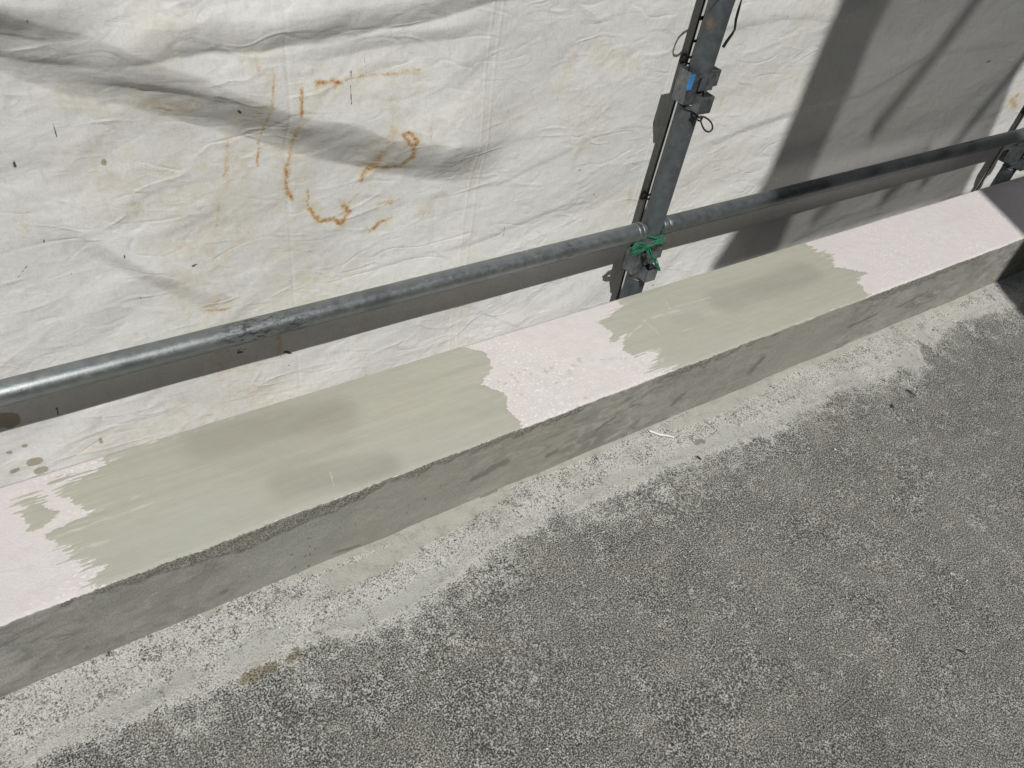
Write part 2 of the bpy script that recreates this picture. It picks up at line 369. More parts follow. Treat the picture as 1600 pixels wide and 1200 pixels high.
def mat_pipe(name, c0, c1, rough=0.36, metal=0.75, rust=0.0, bmp=0.22):
    s = NB(name)
    nz = s.noise(60, 5, 0.65); fl = s.noise(420, 3, 0.6); bigp = s.noise(9, 4, 0.6)
    col = s.mix(s.rng(nz, 0.35, 0.65), c0, c1)
    col = s.mix(s.rng(fl, 0.55, 0.75, 0, 0.35), col, tuple(min(1, c*1.6) for c in c1))
    col = s.mix(s.rng(bigp, 0.52, 0.66, 0, 0.45), col, tuple(c*0.55 for c in c0))
    spot = s.math('MULTIPLY', s.rng(s.vor(40), 0.05, 0.09, 1, 0), s.rng(s.noise(22, 1), 0.60, 0.63))
    col = s.mix(spot, col, (0.75, 0.75, 0.72))
    if rust:
        rr = s.rng(s.noise(24, 5, 0.7), 0.60, 0.72, 0, rust)
        col = s.mix(rr, col, (0.27, 0.16, 0.08))
        s.put(s.b.inputs['Metallic'], s.math('MULTIPLY', s.math('SUBTRACT', 1.0, rr), metal))
    else:
        s.put(s.b.inputs['Metallic'], s.math('MULTIPLY', s.math('SUBTRACT', 1.0, spot), metal))
    rg = s.math('ADD', s.rng(nz, 0.3, 0.7, rough-0.05, rough+0.10), s.rng(fl, 0.4, 0.7, 0, 0.12))
    if name == 'galvanised_handrail':                   # tar scuffs rubbed into the zinc
        sc = s.math('MULTIPLY', s.rng(s.noise(150, 4, 0.7, 1.0, vec=s.map(scale=(0.35, 1, 1))), 0.50, 0.60), s.rng(s.noise(3.1, 2, vec=s.map(loc=(0.55, 0, 0))), 0.56, 0.66))
        col = s.mix(s.math('MULTIPLY', sc, 0.85), col, (0.05, 0.055, 0.065))
    return s.set(Base_Color=col, Roughness=rg, Normal=s.bump(s.math('ADD', nz, fl), bmp, 0.0009))

def mat_plain(name, c, rough=0.6, metal=0.0, var=0.3, scale=80):
    s = NB(name); nz = s.noise(scale, 4, 0.6)
    col = s.mix(s.rng(nz, 0.3, 0.7), tuple(x*(1-var) for x in c), tuple(min(1, x*(1+var)) for x in c))
    return s.set(Base_Color=col, Roughness=rough, Metallic=metal, Normal=s.bump(nz, 0.3, 0.0008))

M = dict(
    tarp=mat_tarp(), kerb=mat_kerb(), mortar=mat_mortar(), floor=mat_floor(),
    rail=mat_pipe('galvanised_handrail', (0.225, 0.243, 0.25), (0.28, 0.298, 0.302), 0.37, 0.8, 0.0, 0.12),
    rail_shaded=mat_pipe('shaded_handrail', (0.10, 0.113, 0.12), (0.15, 0.163, 0.168), 0.42, 0.55, 0.0, 0.12),  # shade on the right-hand rails painted in as a darker tone
    pole=mat_pipe('weathered_galvanised_pole', (0.085, 0.098, 0.108), (0.125, 0.142, 0.153), 0.48, 0.4, 0.6),
    bracket=mat_pipe('bracket_steel', (0.12, 0.13, 0.14), (0.26, 0.275, 0.285), 0.36, 0.7, 0.35),
    blue=mat_plain('blue_paint', (0.06, 0.24, 0.55), 0.5),
    rope=mat_plain('green_twine', (0.015, 0.17, 0.085), 0.75, 0, 0.45, 300),
    black=mat_plain('black_rubber', (0.012, 0.011, 0.010), 0.6),
    cord=mat_plain('dirty_cord', (0.05, 0.038, 0.024), 0.8),
    wire=mat_plain('dull_wire', (0.055, 0.052, 0.045), 0.55, 0.5),
    white=mat_plain('white_paper', (0.82, 0.81, 0.78), 0.6, 0, 0.05),
    ground=mat_plain('distant_ground', (0.42, 0.41, 0.38), 0.9, 0, 0.1, 2),
    plank=mat_plain('shade_caster_steel', (0.22, 0.22, 0.21), 0.6, 0.3),
    panel=mat_plain('blocker_grey', (0.16, 0.155, 0.145), 0.8),
    twig=mat_plain('dry_twig', (0.05, 0.04, 0.03), 0.85),
    stone=mat_plain('pale_grit', (0.45, 0.42, 0.36), 0.85),
    gasket=mat_plain('eyelet_metal', (0.10, 0.09, 0.075), 0.5, 0.4),
    oldwall=mat_plain('slab_edge', (0.28, 0.27, 0.25), 0.9),
)
def mat_net():
    s = NB('shade_caster_net'); tr = s.t.nodes.new('ShaderNodeBsdfTransparent'); mx = s.t.nodes.new('ShaderNodeMixShader')
    s.put(s.b.inputs['Base Color'], (0.25, 0.25, 0.25)); mx.inputs[0].default_value = 0.52
    s.t.links.new(tr.outputs[0], mx.inputs[1]); s.t.links.new(s.b.outputs[0], mx.inputs[2])
    s.t.links.new(mx.outputs[0], s.out.inputs[0]); return s.m
M['net'] = mat_net()

# ================================================================== STRUCTURE
def axis(lo, hi, a, b, fine, coarse):
    """fine spacing between a..b, coarse outside"""
    L = np.arange(lo, a, coarse); Mx = np.arange(a, b, fine); H = np.arange(b, hi+1e-6, coarse)
    return np.concatenate([L, Mx, H])

# ---- floor ---------------------------------------------------------
def blob(X, Y, pts, r, z=None, y=None):
    P = poly_z(pts, z) if z is not None else poly_y(pts, y)
    if len(P) == 1: d = np.hypot(X-P[0][0], Y-P[0][1])
    else: d, _ = seg_dist(X, Y, [tuple(p) for p in P])
    return np.clip(1-d/r, 0, 1)
xs = axis(-4.0, 7.0, -0.45, 3.3, 0.006, 0.12); ys = axis(-4.0, YB+0.02, -0.45, YB-0.22, 0.006, 0.09)
X, Y = np.meshgrid(xs, ys, indexing='ij')
edge = [(-400, 1330), (-120, 1235), (60, 1180), (240, 1100), (330, 1075), (400, 1045), (480, 1005), (560, 985), (640, 950), (700, 900), (760, 868), (850, 800),
        (900, 790), (960, 768), (1010, 745), (1060, 722), (1130, 698), (1190, 680), (1225, 660), (1290, 612), (1345, 598), (1390, 582), (1440, 566), (1455, 545), (1430, 530), (1480, 505), (1590, 472), (1700, 430)]
E_ = poly_z(edge, 0.0); ed, _ = seg_dist(X, Y, [tuple(p) for p in E_])
ye = np.interp(X, *zip(*sorted((p[0], p[1]) for p in E_)))
sd = Y - ye                                             # positive towards the kerb
nsd = sd + 0.012*fbm(X*9, Y*9, 4, 3)
white = sm(nsd, -0.035, 0.03)*0.95 + 0.46*sm(nsd+0.05*fbm(X*4, Y*4, 3, 19), -0.15, 0.0)*(1-sm(nsd, 0.0, 0.05))
rim = np.exp(-(nsd/(0.014+0.008*fbm(X*7, Y*7, 2, 13)))**2)*sm(fbm(X*8, Y*8, 4, 11), -0.7, 0.3)
smooth = np.maximum.reduce([
    sm(poly_field(X, Y, poly_z(p, 0)), -0.012, 0.012) for p in (
        [(520, 975), (600, 940), (690, 880), (720, 885), (690, 915), (610, 960), (560, 985)],
        [(330, 1040), (400, 985), (470, 970), (440, 1010), (380, 1040)],
        [(120, 1130), (200, 1090), (300, 1040), (330, 1050), (220, 1110)],
        [(1030, 735), (1100, 700), (1180, 680), (1205, 660), (1130, 668), (1060, 705)],
        [(1390, 580), (1400, 552), (1435, 545), (1450, 560), (1430, 572)],
        [(860, 800), (960, 740), (1020, 725), (980, 750), (900, 785)])])
mort = np.maximum.reduce([
    sm(poly_field(X, Y, poly_z(p, 0)), -0.006, 0.006) for p in (
        [(500, 900), (560, 878), (640, 838), (720, 800), (790, 765), (800, 775), (720, 822), (650, 862), (590, 900), (520, 925)],
        [(1030, 672), (1090, 640), (1160, 605), (1250, 563), (1262, 570), (1190, 612), (1140, 640), (1110, 655), (1060, 672)],
        [(316, 958), (355, 938), (352, 946), (330, 966), (322, 975)])])
mort = np.maximum(mort, 0.95*sm(Y-(Y0-0.010-0.016*np.clip(fbm(X*2.7, X*0+6.1, 3, 23)+0.35, 0, 1)), -0.004, 0.004)*sm(X, 0.15, 0.3))
brown = np.maximum(blob(X, Y, [(385, 1060), (405, 1050), (425, 1042)], 0.022, z=0), blob(X, Y, [(455, 1032), (466, 1018)], 0.016, z=0))
damp = np.maximum.reduce([blob(X, Y, [(1010, 665), (1016, 662)], 0.016, z=0), blob(X, Y, [(1087, 692), (1098, 690)], 0.014, z=0),
                          blob(X, Y, [(1240, 622)], 0.012, z=0), blob(X, Y, [(1405, 556)], 0.010, z=0), blob(X, Y, [(1195, 700)], 0.006, z=0),
                          blob(X, Y, [(750, 780), (775, 770)], 0.006, z=0), blob(X, Y, [(1475, 470), (1490, 465)], 0.009, z=0)])
Z = 0.0035*fbm(X*5, Y*5, 3, 5)*0.5 + 0.0006*fbm(X*60, Y*60, 3, 8) + 0.0018*rim + 0.004*sm(nsd, 0.0, 0.1)
Z = Z + 0.003*sm(Y, Y0-0.045, Y0-0.002)*sm(fbm(X*4, Y*1, 3, 21)+0.4, -0.2, 0.6)
me = grid_mesh('floor', np.stack([X, Y, Z], -1), dict(white=white, rim=rim, smooth=smooth, mortar=mort, brown=brown, damp=damp))
tag(link_mesh('floor', me, M['floor']), kind='structure')
# slab below the floor and the distant ground beyond the screen
bm = bmesh.new(); box_bm(bm, -4, 7, -4, YB+0.02, -0.25, -0.02)
tag(bm_obj('floor_slab', bm, M['oldwall']), kind='structure')
bm = bmesh.new(); bmesh.ops.create_grid(bm, x_segments=4, y_segments=4, size=150)
for v_ in bm.verts: v_.co.z = -6
tag(bm_obj('ground', bm, M['ground']), kind='structure')

# ---- parapet --------------------------------------------------------
def top_z(x, y):
    return ZT + 0.0010*fbm(x*3, y*5, 3, 31) + 0.0004*fbm(x*30, y*40, 2, 35)
def edge_y(x):                                          # the chipped arris wanders a little
    rough_amt = 0.5+0.5*sm(fbm(x*1.3, x*0+4.2, 2, 41), -0.4, 0.5)
    return Y0 + 0.0022*fbm(x*7, x*0+1.5, 3, 43) + rough_amt*(0.0015*fbm(x*55, x*0+2.5, 3, 44) + 0.0017*fbm(x*150, x*0+7.5, 2, 47))
xs = axis(-3.8, 6.8, -0.45, 3.4, 0.0035, 0.05)
cols = []
ybk = np.linspace(0, 1, 5)
ntop, nfr = 62, 46
Xg = []; rowsP = []; top_a = []; rough_a = []; 
ey = edge_y(xs)
def row(y, z, t, r): rowsP.append(np.stack([xs, y*np.ones_like(xs), z*np.ones_like(xs)], -1)); top_a.append(t*np.ones_like(xs)); rough_a.append(r*np.ones_like(xs))
for z in (-0.30, -0.05, 0.1, ZT-0.004): row(YB, z, 1, 0)
for i in range(ntop):
    t = i/(ntop-1); y = (YB-0.001)*(1-t) + (ey+0.0015)*t
    z = top_z(xs, y) - 0.0012*(t > 0.995)
    chip = np.where(t > 0.975, -0.0022*np.clip(fbm(xs*120, y*120, 3, 51), 0, 1), 0)
    row(y, z+chip, 1, 0)
for i in range(nfr):
    t = i/(nfr-1); z = (ZT-0.0035)*(1-t) + (-0.03)*t
    depth = ZT-z
    band = sm(0.016+0.010*sm(xs, 0.5, 0.1)+0.028*fbm(xs*2.3, xs*0+3.3, 2, 61)+0.009*fbm(xs*26, z*26+xs*0, 3, 62)-depth, -0.010, 0.012)
    agg = 0.0014*fbm(xs*130, z*130+xs*0, 3, 63) + 0.0014*pn(xs*60, z*60+xs*0, 66)
    wob = 0.0012*fbm(xs*8, z*12+xs*0, 3, 65) + 0.0003*fbm(xs*50, z*50+xs*0, 2, 67)
    y = Y0 + (ey-Y0)*np.exp(-depth/0.014) - 0.0005 + np.clip(-0.0+agg, -0.001, 0.003)*band + wob - 0.004*t
    row(y, z, 0, band)
P = np.stack(rowsP, 1); topA = np.stack(top_a, 1); rgh = np.stack(rough_a, 1)
GX, GY, GZ = P[..., 0], P[..., 1], P[..., 2]
def fblob(pts, r):                                      # on the front face, (x, z)
    return blob(GX, GZ, pts, r, y=Y0)
patch = np.maximum.reduce([fblob([(855, 710), (868, 703)], 0.014), fblob([(1050, 630), (1068, 615)], 0.016), fblob([(925, 678), (940, 664), (962, 650)], 0.007),
                           fblob([(135, 1010)], 0.010), fblob([(345, 925), (352, 920)], 0.012), fblob([(520, 862), (560, 850)], 0.008), fblob([(205, 985)], 0.005), fblob([(217, 983)], 0.005),
                           fblob([(1170, 580), (1190, 560)], 0.022), fblob([(740, 745), (790, 720)], 0.020), fblob([(1325, 510), (1370, 490)], 0.010), fblob([(1400, 480), (1450, 455)], 0.008)])*(1-topA)
dabs = [(800, 587, .007), (812, 582, .007), (820, 578, .006), (830, 584, .006), (806, 592, .005), (853, 579, .010), (862, 575, .010), (868, 597, .006), (905, 562, .010), (895, 570, .008), (890, 581, .012), (780, 597, .006), (790, 600, .006), (810, 597, .006), (815, 615, .005), (915, 622, .006), (903, 634, .005)]
smudge = np.zeros_like(GX)
for a, b, r in dabs: smudge = np.maximum(smudge, blob(GX, GY, [(a, b)], r*1.4, z=ZT))
smudge = np.maximum(smudge, blob(GX, GY, [(940, 562), (985, 559)], 0.004, z=ZT)*0.9)
smudge = smudge*topA
plain = (sm(GX, poly_y([(330, 900)], Y0)[0][0], poly_y([(420, 880)], Y0)[0][0])*(1-sm(GX, poly_y([(700, 740)], Y0)[0][0], poly_y([(760, 720)], Y0)[0][0]))
         + sm(GX, poly_y([(1150, 580)], Y0)[0][0], poly_y([(1200, 570)], Y0)[0][0])*(1-sm(GX, poly_y([(1290, 520)], Y0)[0][0], poly_y([(1330, 510)], Y0)[0][0])))
par = empty('concrete_parapet', (0, Y0, 0), 'long low concrete kerb with pale pink primed top and rough grey front face', 'low wall')
me = grid_mesh('kerb_body', P[:, ::-1], dict(top=topA[:, ::-1], rough=rgh[:, ::-1], patch=patch[:, ::-1], smudge=smudge[:, ::-1], plain=plain[:, ::-1]))
local(par, link_mesh('kerb_body', me, M['kerb']))

def mortar_patch(polys, damp_pts, scrape_pts, x0, x1, label, dryf):
    xs = np.arange(x0, x1, 0.0017); ys = np.arange(Y0-0.002, YB-0.0015, 0.0019)
    X, Y = np.meshgrid(xs, ys, indexing='ij')
    f = np.maximum.reduce([poly_field(X, Y, poly_z(p, ZT)) for p in polys])
    st = fbm(X*12, Y*210, 2, 71)*0.017 + fbm(X*40, Y*90, 3, 73)*0.006
    dry = sm(fbm(X*5, Y*9, 2, 79), -0.25, 0.35)
    f = f + st*(0.12+dryf(X, Y)*(0.3+0.9*dry)) + 0.002*fbm(X*60, Y*60, 3, 74)
    hgt = np.clip(f/0.004, -1, 1); hgt = 0.0005*hgt + 0.0004*sm(f, 0.002, 0.02)
    ins = (Y > edge_y(X)+0.0008+0.0008*fbm(X*90, Y*90, 2, 5))
    Zp = top_z(X, Y) + hgt - 0.0016*sm(Y, edge_y(X)+0.006, edge_y(X)+0.0005)
    dp = np.zeros_like(X)
    for pts, r, a in damp_pts:
        q = sm(blob(X, Y, pts, r, z=ZT), 0.0, 0.75)*a
        dp = np.maximum(dp, q)
    dp = dp*(0.85+0.25*fbm(X*6, Y*16, 3, 77))
    scr = np.zeros_like(X)
    for pts, r, a in scrape_pts: scr = np.maximum(scr, blob(X, Y, pts, r, z=ZT)*a)
    scr = np.maximum(scr, 0.45*sm(f, 0.05, 0.0)*dry)
    me = grid_mesh('mortar_patch', np.stack([X, Y, Zp], -1), dict(damp=dp, scrape=scr), mask=(f > -0.004) & ins)
    o = link_mesh('mortar_patch', me, M['mortar']); local(par, o); o['label'] = label
patchA = [(180, 700), (147, 737), (80, 755), (110, 785), (150, 800), (125, 815), (67, 836), (88, 850), (100, 862), (127, 879), (165, 883), (147, 907), (172, 916), (168, 935),
          (600, 775), (820, 690), (812, 671), (814, 660), (794, 641), (790, 615), (752, 600), (769, 577), (764, 560), (756, 549), (726, 542), (690, 540)]
dabA = [(28, 786), (60, 774), (68, 790), (90, 800), (80, 815), (50, 833), (35, 808)]
patchB = [(955, 462), (972, 480), (935, 504), (958, 521), (945, 542), (978, 522), (972, 546), (990, 556), (1031, 549), (1012, 582), (1056, 572), (1054, 590),
          (1350, 470), (1354, 457), (1340, 440), (1352, 425), (1305, 416), (1300, 398), (1278, 391), (1252, 377), (1240, 360), (1000, 440)]
xa = poly_z([(0, 800), (860, 690)], ZT)
mortar_patch([patchA, dabA], [([(330, 690), (420, 665), (520, 648)], 0.075, 0.75), ([(450, 755), (540, 738), (600, 728)], 0.05, 0.7), ([(400, 700), (500, 690)], 0.10, 0.3)],
             [([(85, 840), (200, 800), (240, 785)], 0.006, 0.6), ([(120, 860), (170, 845)], 0.01, 0.7), ([(515, 735), (522, 760)], 0.003, 0.9), ([(150, 800), (220, 775)], 0.006, 0.6)],
             -0.22, 0.98, 'larger smooth grey mortar patch with two damp spots', lambda X, Y: 1-0.85*sm(X, 0.1, 0.4))
mortar_patch([patchB], [([(1130, 470), (1200, 445), (1260, 425)], 0.07, 0.7), ([(1060, 500), (1090, 495)], 0.03, 0.25)],
             [([(1005, 500), (1030, 523)], 0.003, 1.1), ([(960, 545), (1010, 500), (1060, 485)], 0.009, 0.8), ([(1040, 470), (1046, 483), (1110, 465)], 0.003, 0.9), ([(1060, 520), (1200, 480)], 0.003, 0.7)],
             1.05, 2.35, 'smaller mortar patch with trowel scrapes in front of the pole', lambda X, Y: 0.5+0.9*sm(X, 1.5, 1.8))

# ================================================================== TARPAULINS
folds = [   # polyline in picture coordinates on the sheet, width above the crease, depth, decay above, crisp lower edge
    ([(-220, 36), (-120, 40), (0, 46), (60, 48), (130, 44), (190, 38)], 0.040, 0.0165, 0.06, 0.2),
    ([(120, 100), (180, 89), (215, 82), (260, 73), (330, 70), (400, 68), (470, 60), (560, 50)], 0.040, 0.0165, 0.08, 1),
    ([(-160, 84), (0, 88), (60, 92), (160, 100), (230, 108)], 0.014, 0.0030, 0.03, 0.6),
    ([(400, 62), (500, 50), (560, 44), (640, 32), (720, 14), (800, -4), (900, -30)], 0.044, 0.0175, 0.10, 0.6),
    ([(400, 90), (480, 86), (560, 72), (680, 60), (790, 46)], 0.022, 0.0050, 0.05, 0.5),
    ([(-240, 96), (-100, 104), (0, 114), (100, 146), (200, 165), (300, 193), (400, 222), (460, 243), (540, 258), (600, 275), (680, 284), (790, 276)], 0.088, 0.0375, 0.16, 0.0),
    ([(60, 124), (180, 129), (270, 137), (360, 150), (420, 172)], 0.018, 0.0042, 0.04, 1),
    ([(330, 190), (470, 250)], 0.012, 0.0018, 0.04, 0.5),
    ([(470, 240), (560, 262), (680, 262)], 0.014, 0.0022, 0.04, 1),
    ([(60, 365), (150, 405), (240, 450), (330, 488), (390, 500)], 0.045, 0.0110, 0.08, 0),
    ([(130, 350), (250, 300), (420, 260)], 0.016, 0.0010, 0.04, 1),
    ([(520, 440), (760, 375), (930, 300)], 0.014, 0.0018, 0.04, 1),
    ([(600, 330), (780, 290), (960, 200)], 0.014, 0.0014, 0.04, 1),
    ([(560, 500), (700, 470), (830, 520), (960, 480)], 0.010, 0.0012, 0.03, 1),
    ([(1080, 60), (1220, 30), (1400, 40)], 0.020, 0.0016, 0.05, 1),
    ([(1060, 250), (1180, 200), (1350, 150), (1500, 60)], 0.022, 0.0035, 0.06, 0.5),
    ([(1200, 400), (1300, 350), (1430, 300), (1560, 200)], 0.022, 0.0030, 0.06, 0.5),
    ([(1340, 130), (1450, 90), (1600, 70)], 0.020, 0.0026, 0.06, 0.5),
    ([(1150, 345), (1250, 320), (1420, 290)], 0.016, 0.0018, 0.05, 1),
]
def tarp_disp(X, Z):
    h = np.zeros_like(X)
    for pts, wd, amp, dec, crisp in folds:
        P = poly_y(pts); P = P[np.argsort(P[:, 0])]
        zc = np.interp(X, P[:, 0], P[:, 1])
        ends = sm(X, P[0, 0]-0.02, P[0, 0]+0.14)*(1-sm(X, P[-1, 0]-0.16, P[-1, 0]+0.02))
        d = Z - zc + (0.005 if wd > 0.03 else 0.0025)*fbm(X*9, Z*9, 3, 91)
        ww = wd*(1+0.30*fbm(X*3.1, Z*0+wd*90, 2, 93))
        t = np.clip(d/ww, 0, 1)
        rise = crisp*(1-(1-t)**1.7) + (1-crisp)*(0.5*t+0.5*t*t*(3-2*t))
        fall = np.exp(-(np.clip(d-ww, 0, None)/dec)**1.5)
        h += amp*ends*rise*fall
    wx = X + 0.03*fbm(X*5, Z*5, 2, 95); wz = Z + 0.03*fbm(X*5+9, Z*5, 2, 97) - 0.22*X
    h += 0.0052*fbm(wx*1.8, wz*4.2, 3, 101)
    h += 0.0011*np.abs(pn(wx*5+wz*2, wz*9, 103)) - 0.0010*np.abs(pn(wx*6-wz*3, wz*11, 105))
    h += 0.00045*np.abs(pn(wx*14+wz*8, wz*24, 107)) - 0.00045*np.abs(pn(wx*17-wz*12, wz*26, 109))
    h += 0.0005*np.abs(pn(wx*9-wz*16, wz*15+wx*6, 111))*sm(fbm(X*3, Z*3, 2, 113), -0.3, 0.4)
    return h
rust_marks = [([(458, 126), (458, 145), (457, 166)], .0065, 1.0), ([(456, 184), (454, 243)], .006, .62), ([(448, 258), (449, 298), (457, 310)], .008, 1.05), ([(452, 240), (450, 262)], .006, .8),
    ([(482, 117), (506, 115), (521, 119)], .006, .95), ([(506, 113), (512, 124)], .006, .8), ([(525, 115), (561, 108), (610, 108), (646, 104)], .0045, .66), ([(620, 106), (644, 104)], .008, .6),
    ([(482, 297), (481, 324), (490, 335)], .005, .8), ([(485, 328), (499, 346), (521, 344), (534, 350), (547, 333), (537, 322)], .0085, 1.05),
    ([(620, 196), (630, 197), (638, 207), (635, 222), (625, 208), (618, 198)], .008, 1.05), ([(635, 222), (637, 238), (627, 247), (624, 257), (605, 260), (583, 262), (572, 268)], .009, .95),
    ([(570, 270), (566, 284)], .008, .95), ([(590, 232), (585, 250), (578, 262)], .016, .75), ([(600, 190), (596, 205)], .018, .5),
    ([(580, 362), (594, 350), (613, 342)], .0075, .95), ([(594, 320), (616, 317)], .009, .6), ([(547, 318), (566, 300)], .004, .5),
    ([(415, 103), (408, 187), (402, 260)], .0045, .75), ([(356, 213), (353, 283)], .010, .50), ([(388, 77), (391, 95)], .006, .6), ([(661, 188), (659, 205)], .005, .6),
    ([(319, 484), (340, 483), (359, 480)], .0045, .85), ([(322, 477), (340, 466)], .004, .7), ([(300, 150), (270, 165), (235, 160)], .02, .35), ([(210, 320), (216, 330)], .014, .45), ([(363, 350), (362, 340)], .004, .4),
    ([(986, 300), (983, 316)], .012, .55), ([(435, 520), (437, 555)], .012, .65), ([(1470, 130), (1458, 160), (1446, 175)], .006, .42), ([(1478, 165), (1470, 215)], .005, .4),
    ([(1590, 148), (1578, 156), (1586, 165)], .02, .75), ([(1065, 215), (1080, 205)], .02, .4), ([(1132, 145), (1127, 165)], .01, .4), ([(340, 300), (342, 320), (338, 360)], .006, .4)]
yellow_marks = [([(660, 333), (690, 315)], .016, 1.3), ([(150, 250), (160, 280), (200, 300)], .06, .7), ([(300, 300), (350, 320), (300, 400)], .08, .9), ([(460, 130), (640, 110)], .05, .6), ([(450, 400), (480, 450), (430, 500)], .07, .8),
    ([(330, 480), (300, 430)], .06, .9), ([(100, 150), (240, 160), (290, 175)], .03, .8), ([(230, 60), (250, 20)], .04, .7), ([(575, 250), (610, 200)], .05, .9), ([(390, 80), (400, 250)], .04, .7), ([(450, 200), (455, 320)], .04, .9),
    ([(930, 80), (990, 100)], .03, .8), ([(1150, 150), (1250, 130)], .06, .6), ([(1080, 280), (1160, 240)], .07, .6), ([(1360, 220), (1460, 160)], .07, .5), ([(340, 560), (380, 610)], .05, .8), ([(500, 470), (540, 440)], .05, .7), ([(1050, 300), (1050, 380)], .05, .6)]
dark_marks = [([(22, 254), (24, 261)], .0045, 1), ([(364, 161), (368, 166)], .0045, 1), ([(300, 413), (306, 411)], .005, 1), ([(89, 638), (91, 649)], .0035, 1), ([(561, 83), (562, 113)], .0013, .9), ([(538, 100), (536, 150)], .0011, .8), ([(82, 193), (88, 213)], .0012, .8),
    ([(30, 8), (40, 28)], .0012, .7), ([(68, 373), (68, 378)], .003, 1), ([(192, 393), (192, 398)], .0025, .9), ([(163, 253), (166, 254)], .003, .8), ([(372, 550), (378, 550)], .006, 1), ([(352, 548), (390, 545)], .002, .8), ([(445, 550), (455, 552)], .007, 1),
    ([(449, 571), (452, 571)], .003, 1), ([(726, 225), (729, 227)], .003, .8), ([(748, 243), (744, 310)], .0010, .6), ([(787, 352), (787, 372)], .0010, .7), ([(218, 456), (220, 478)], .0018, .6), ([(28, 433), (41, 415)], .0012, .7), ([(106, 416), (111, 428)], .0012, .7),
    ([(615, 312), (615, 316)], .0022, .9), ([(484, 393), (486, 394)], .002, .9), ([(1196, 95), (1200, 112)], .0014, .6), ([(1541, 97), (1547, 95)], .005, .9), ([(1176, 230), (1174, 232)], .0025, .8), ([(1226, 252), (1228, 253)], .0025, .8), ([(1228, 24), (1230, 25)], .002, .8), ([(1210, 22), (1208, 24)], .0025, .8),
    ([(928, 304), (930, 305)], .003, .9), ([(903, 266), (906, 264)], .0025, .9), ([(1325, 218), (1328, 200)], .002, .6), ([(1161, 385), (1163, 384)], .003, .9), ([(1292, 417), (1293, 418)], .003, .7), ([(551, 300), (548, 296)], .002, .6)]
brown_marks = [([(-4, 658), (14, 658)], .016, 1.6), ([(50, 722), (58, 720)], .009, 1.3), ([(60, 736), (68, 733)], .008, 1.2), ([(20, 737), (26, 734)], .005, 1.2), ([(38, 698), (40, 698)], .004, 1.1), ([(14, 708), (16, 708)], .004, 1.1), ([(156, 684), (158, 690)], .003, 1.0), ([(1018, 446), (1021, 444)], .003, .9), ([(163, 253), (163, 254)], .005, .9)]
def tarp_attrs(X, Z):
    A = {}
    wob = (0.0022*fbm(X*90, Z*90, 3, 121), 0.0022*fbm(X*90+5, Z*90, 3, 123))
    for key, marks in (('rust', rust_marks), ('yellow', yellow_marks), ('dark', dark_marks), ('brown', brown_marks)):
        a = np.zeros_like(X)
        for pts, r, amp in marks:
            P = poly_y(pts)
            bx = (X > P[:, 0].min()-r*2.2) & (X < P[:, 0].max()+r*2.2) & (Z > P[:, 1].min()-r*2.2) & (Z < P[:, 1].max()+r*2.2)
            if not bx.any(): continue
            k = 0.3 if key in ('dark', 'brown') else 1.0
            xx, zz = X[bx]+wob[0][bx]*k, Z[bx]+wob[1][bx]*k
            d, _ = seg_dist(xx, zz, [tuple(p) for p in P])
            rr = max(r*0.55, 0.0013) if key == 'dark' else (r*0.66 if key == 'rust' else r)
            a[bx] = np.maximum(a[bx], np.clip(1.25*(1-d/(rr*1.5)), 0, 1)*amp)
        A[key] = a
    for pts, r, amp in rust_marks:                      # brownish bleed round each rust mark
        P = poly_y(pts); q = r*3.2
        bx = (X > P[:, 0].min()-q) & (X < P[:, 0].max()+q) & (Z > P[:, 1].min()-q) & (Z < P[:, 1].max()+q)
        if bx.any():
            d, _ = seg_dist(X[bx]+wob[0][bx]*2, Z[bx]+wob[1][bx]*2, [tuple(p) for p in P])
            A['yellow'][bx] = np.maximum(A['yellow'][bx], np.clip(1-d/q, 0, 1)*amp*1.5)
    if True:                                            # faint rust wandering on its own
        A['rust'] = np.maximum(A['rust'], 0.30*sm(fbm(X*9, Z*5, 4, 131), 0.55, 1.0))
        A['yellow'] = np.maximum(A['yellow'], 0.55*sm(fbm(X*3.5, Z*3.5, 3, 137), 0.25, 0.9))
    return A
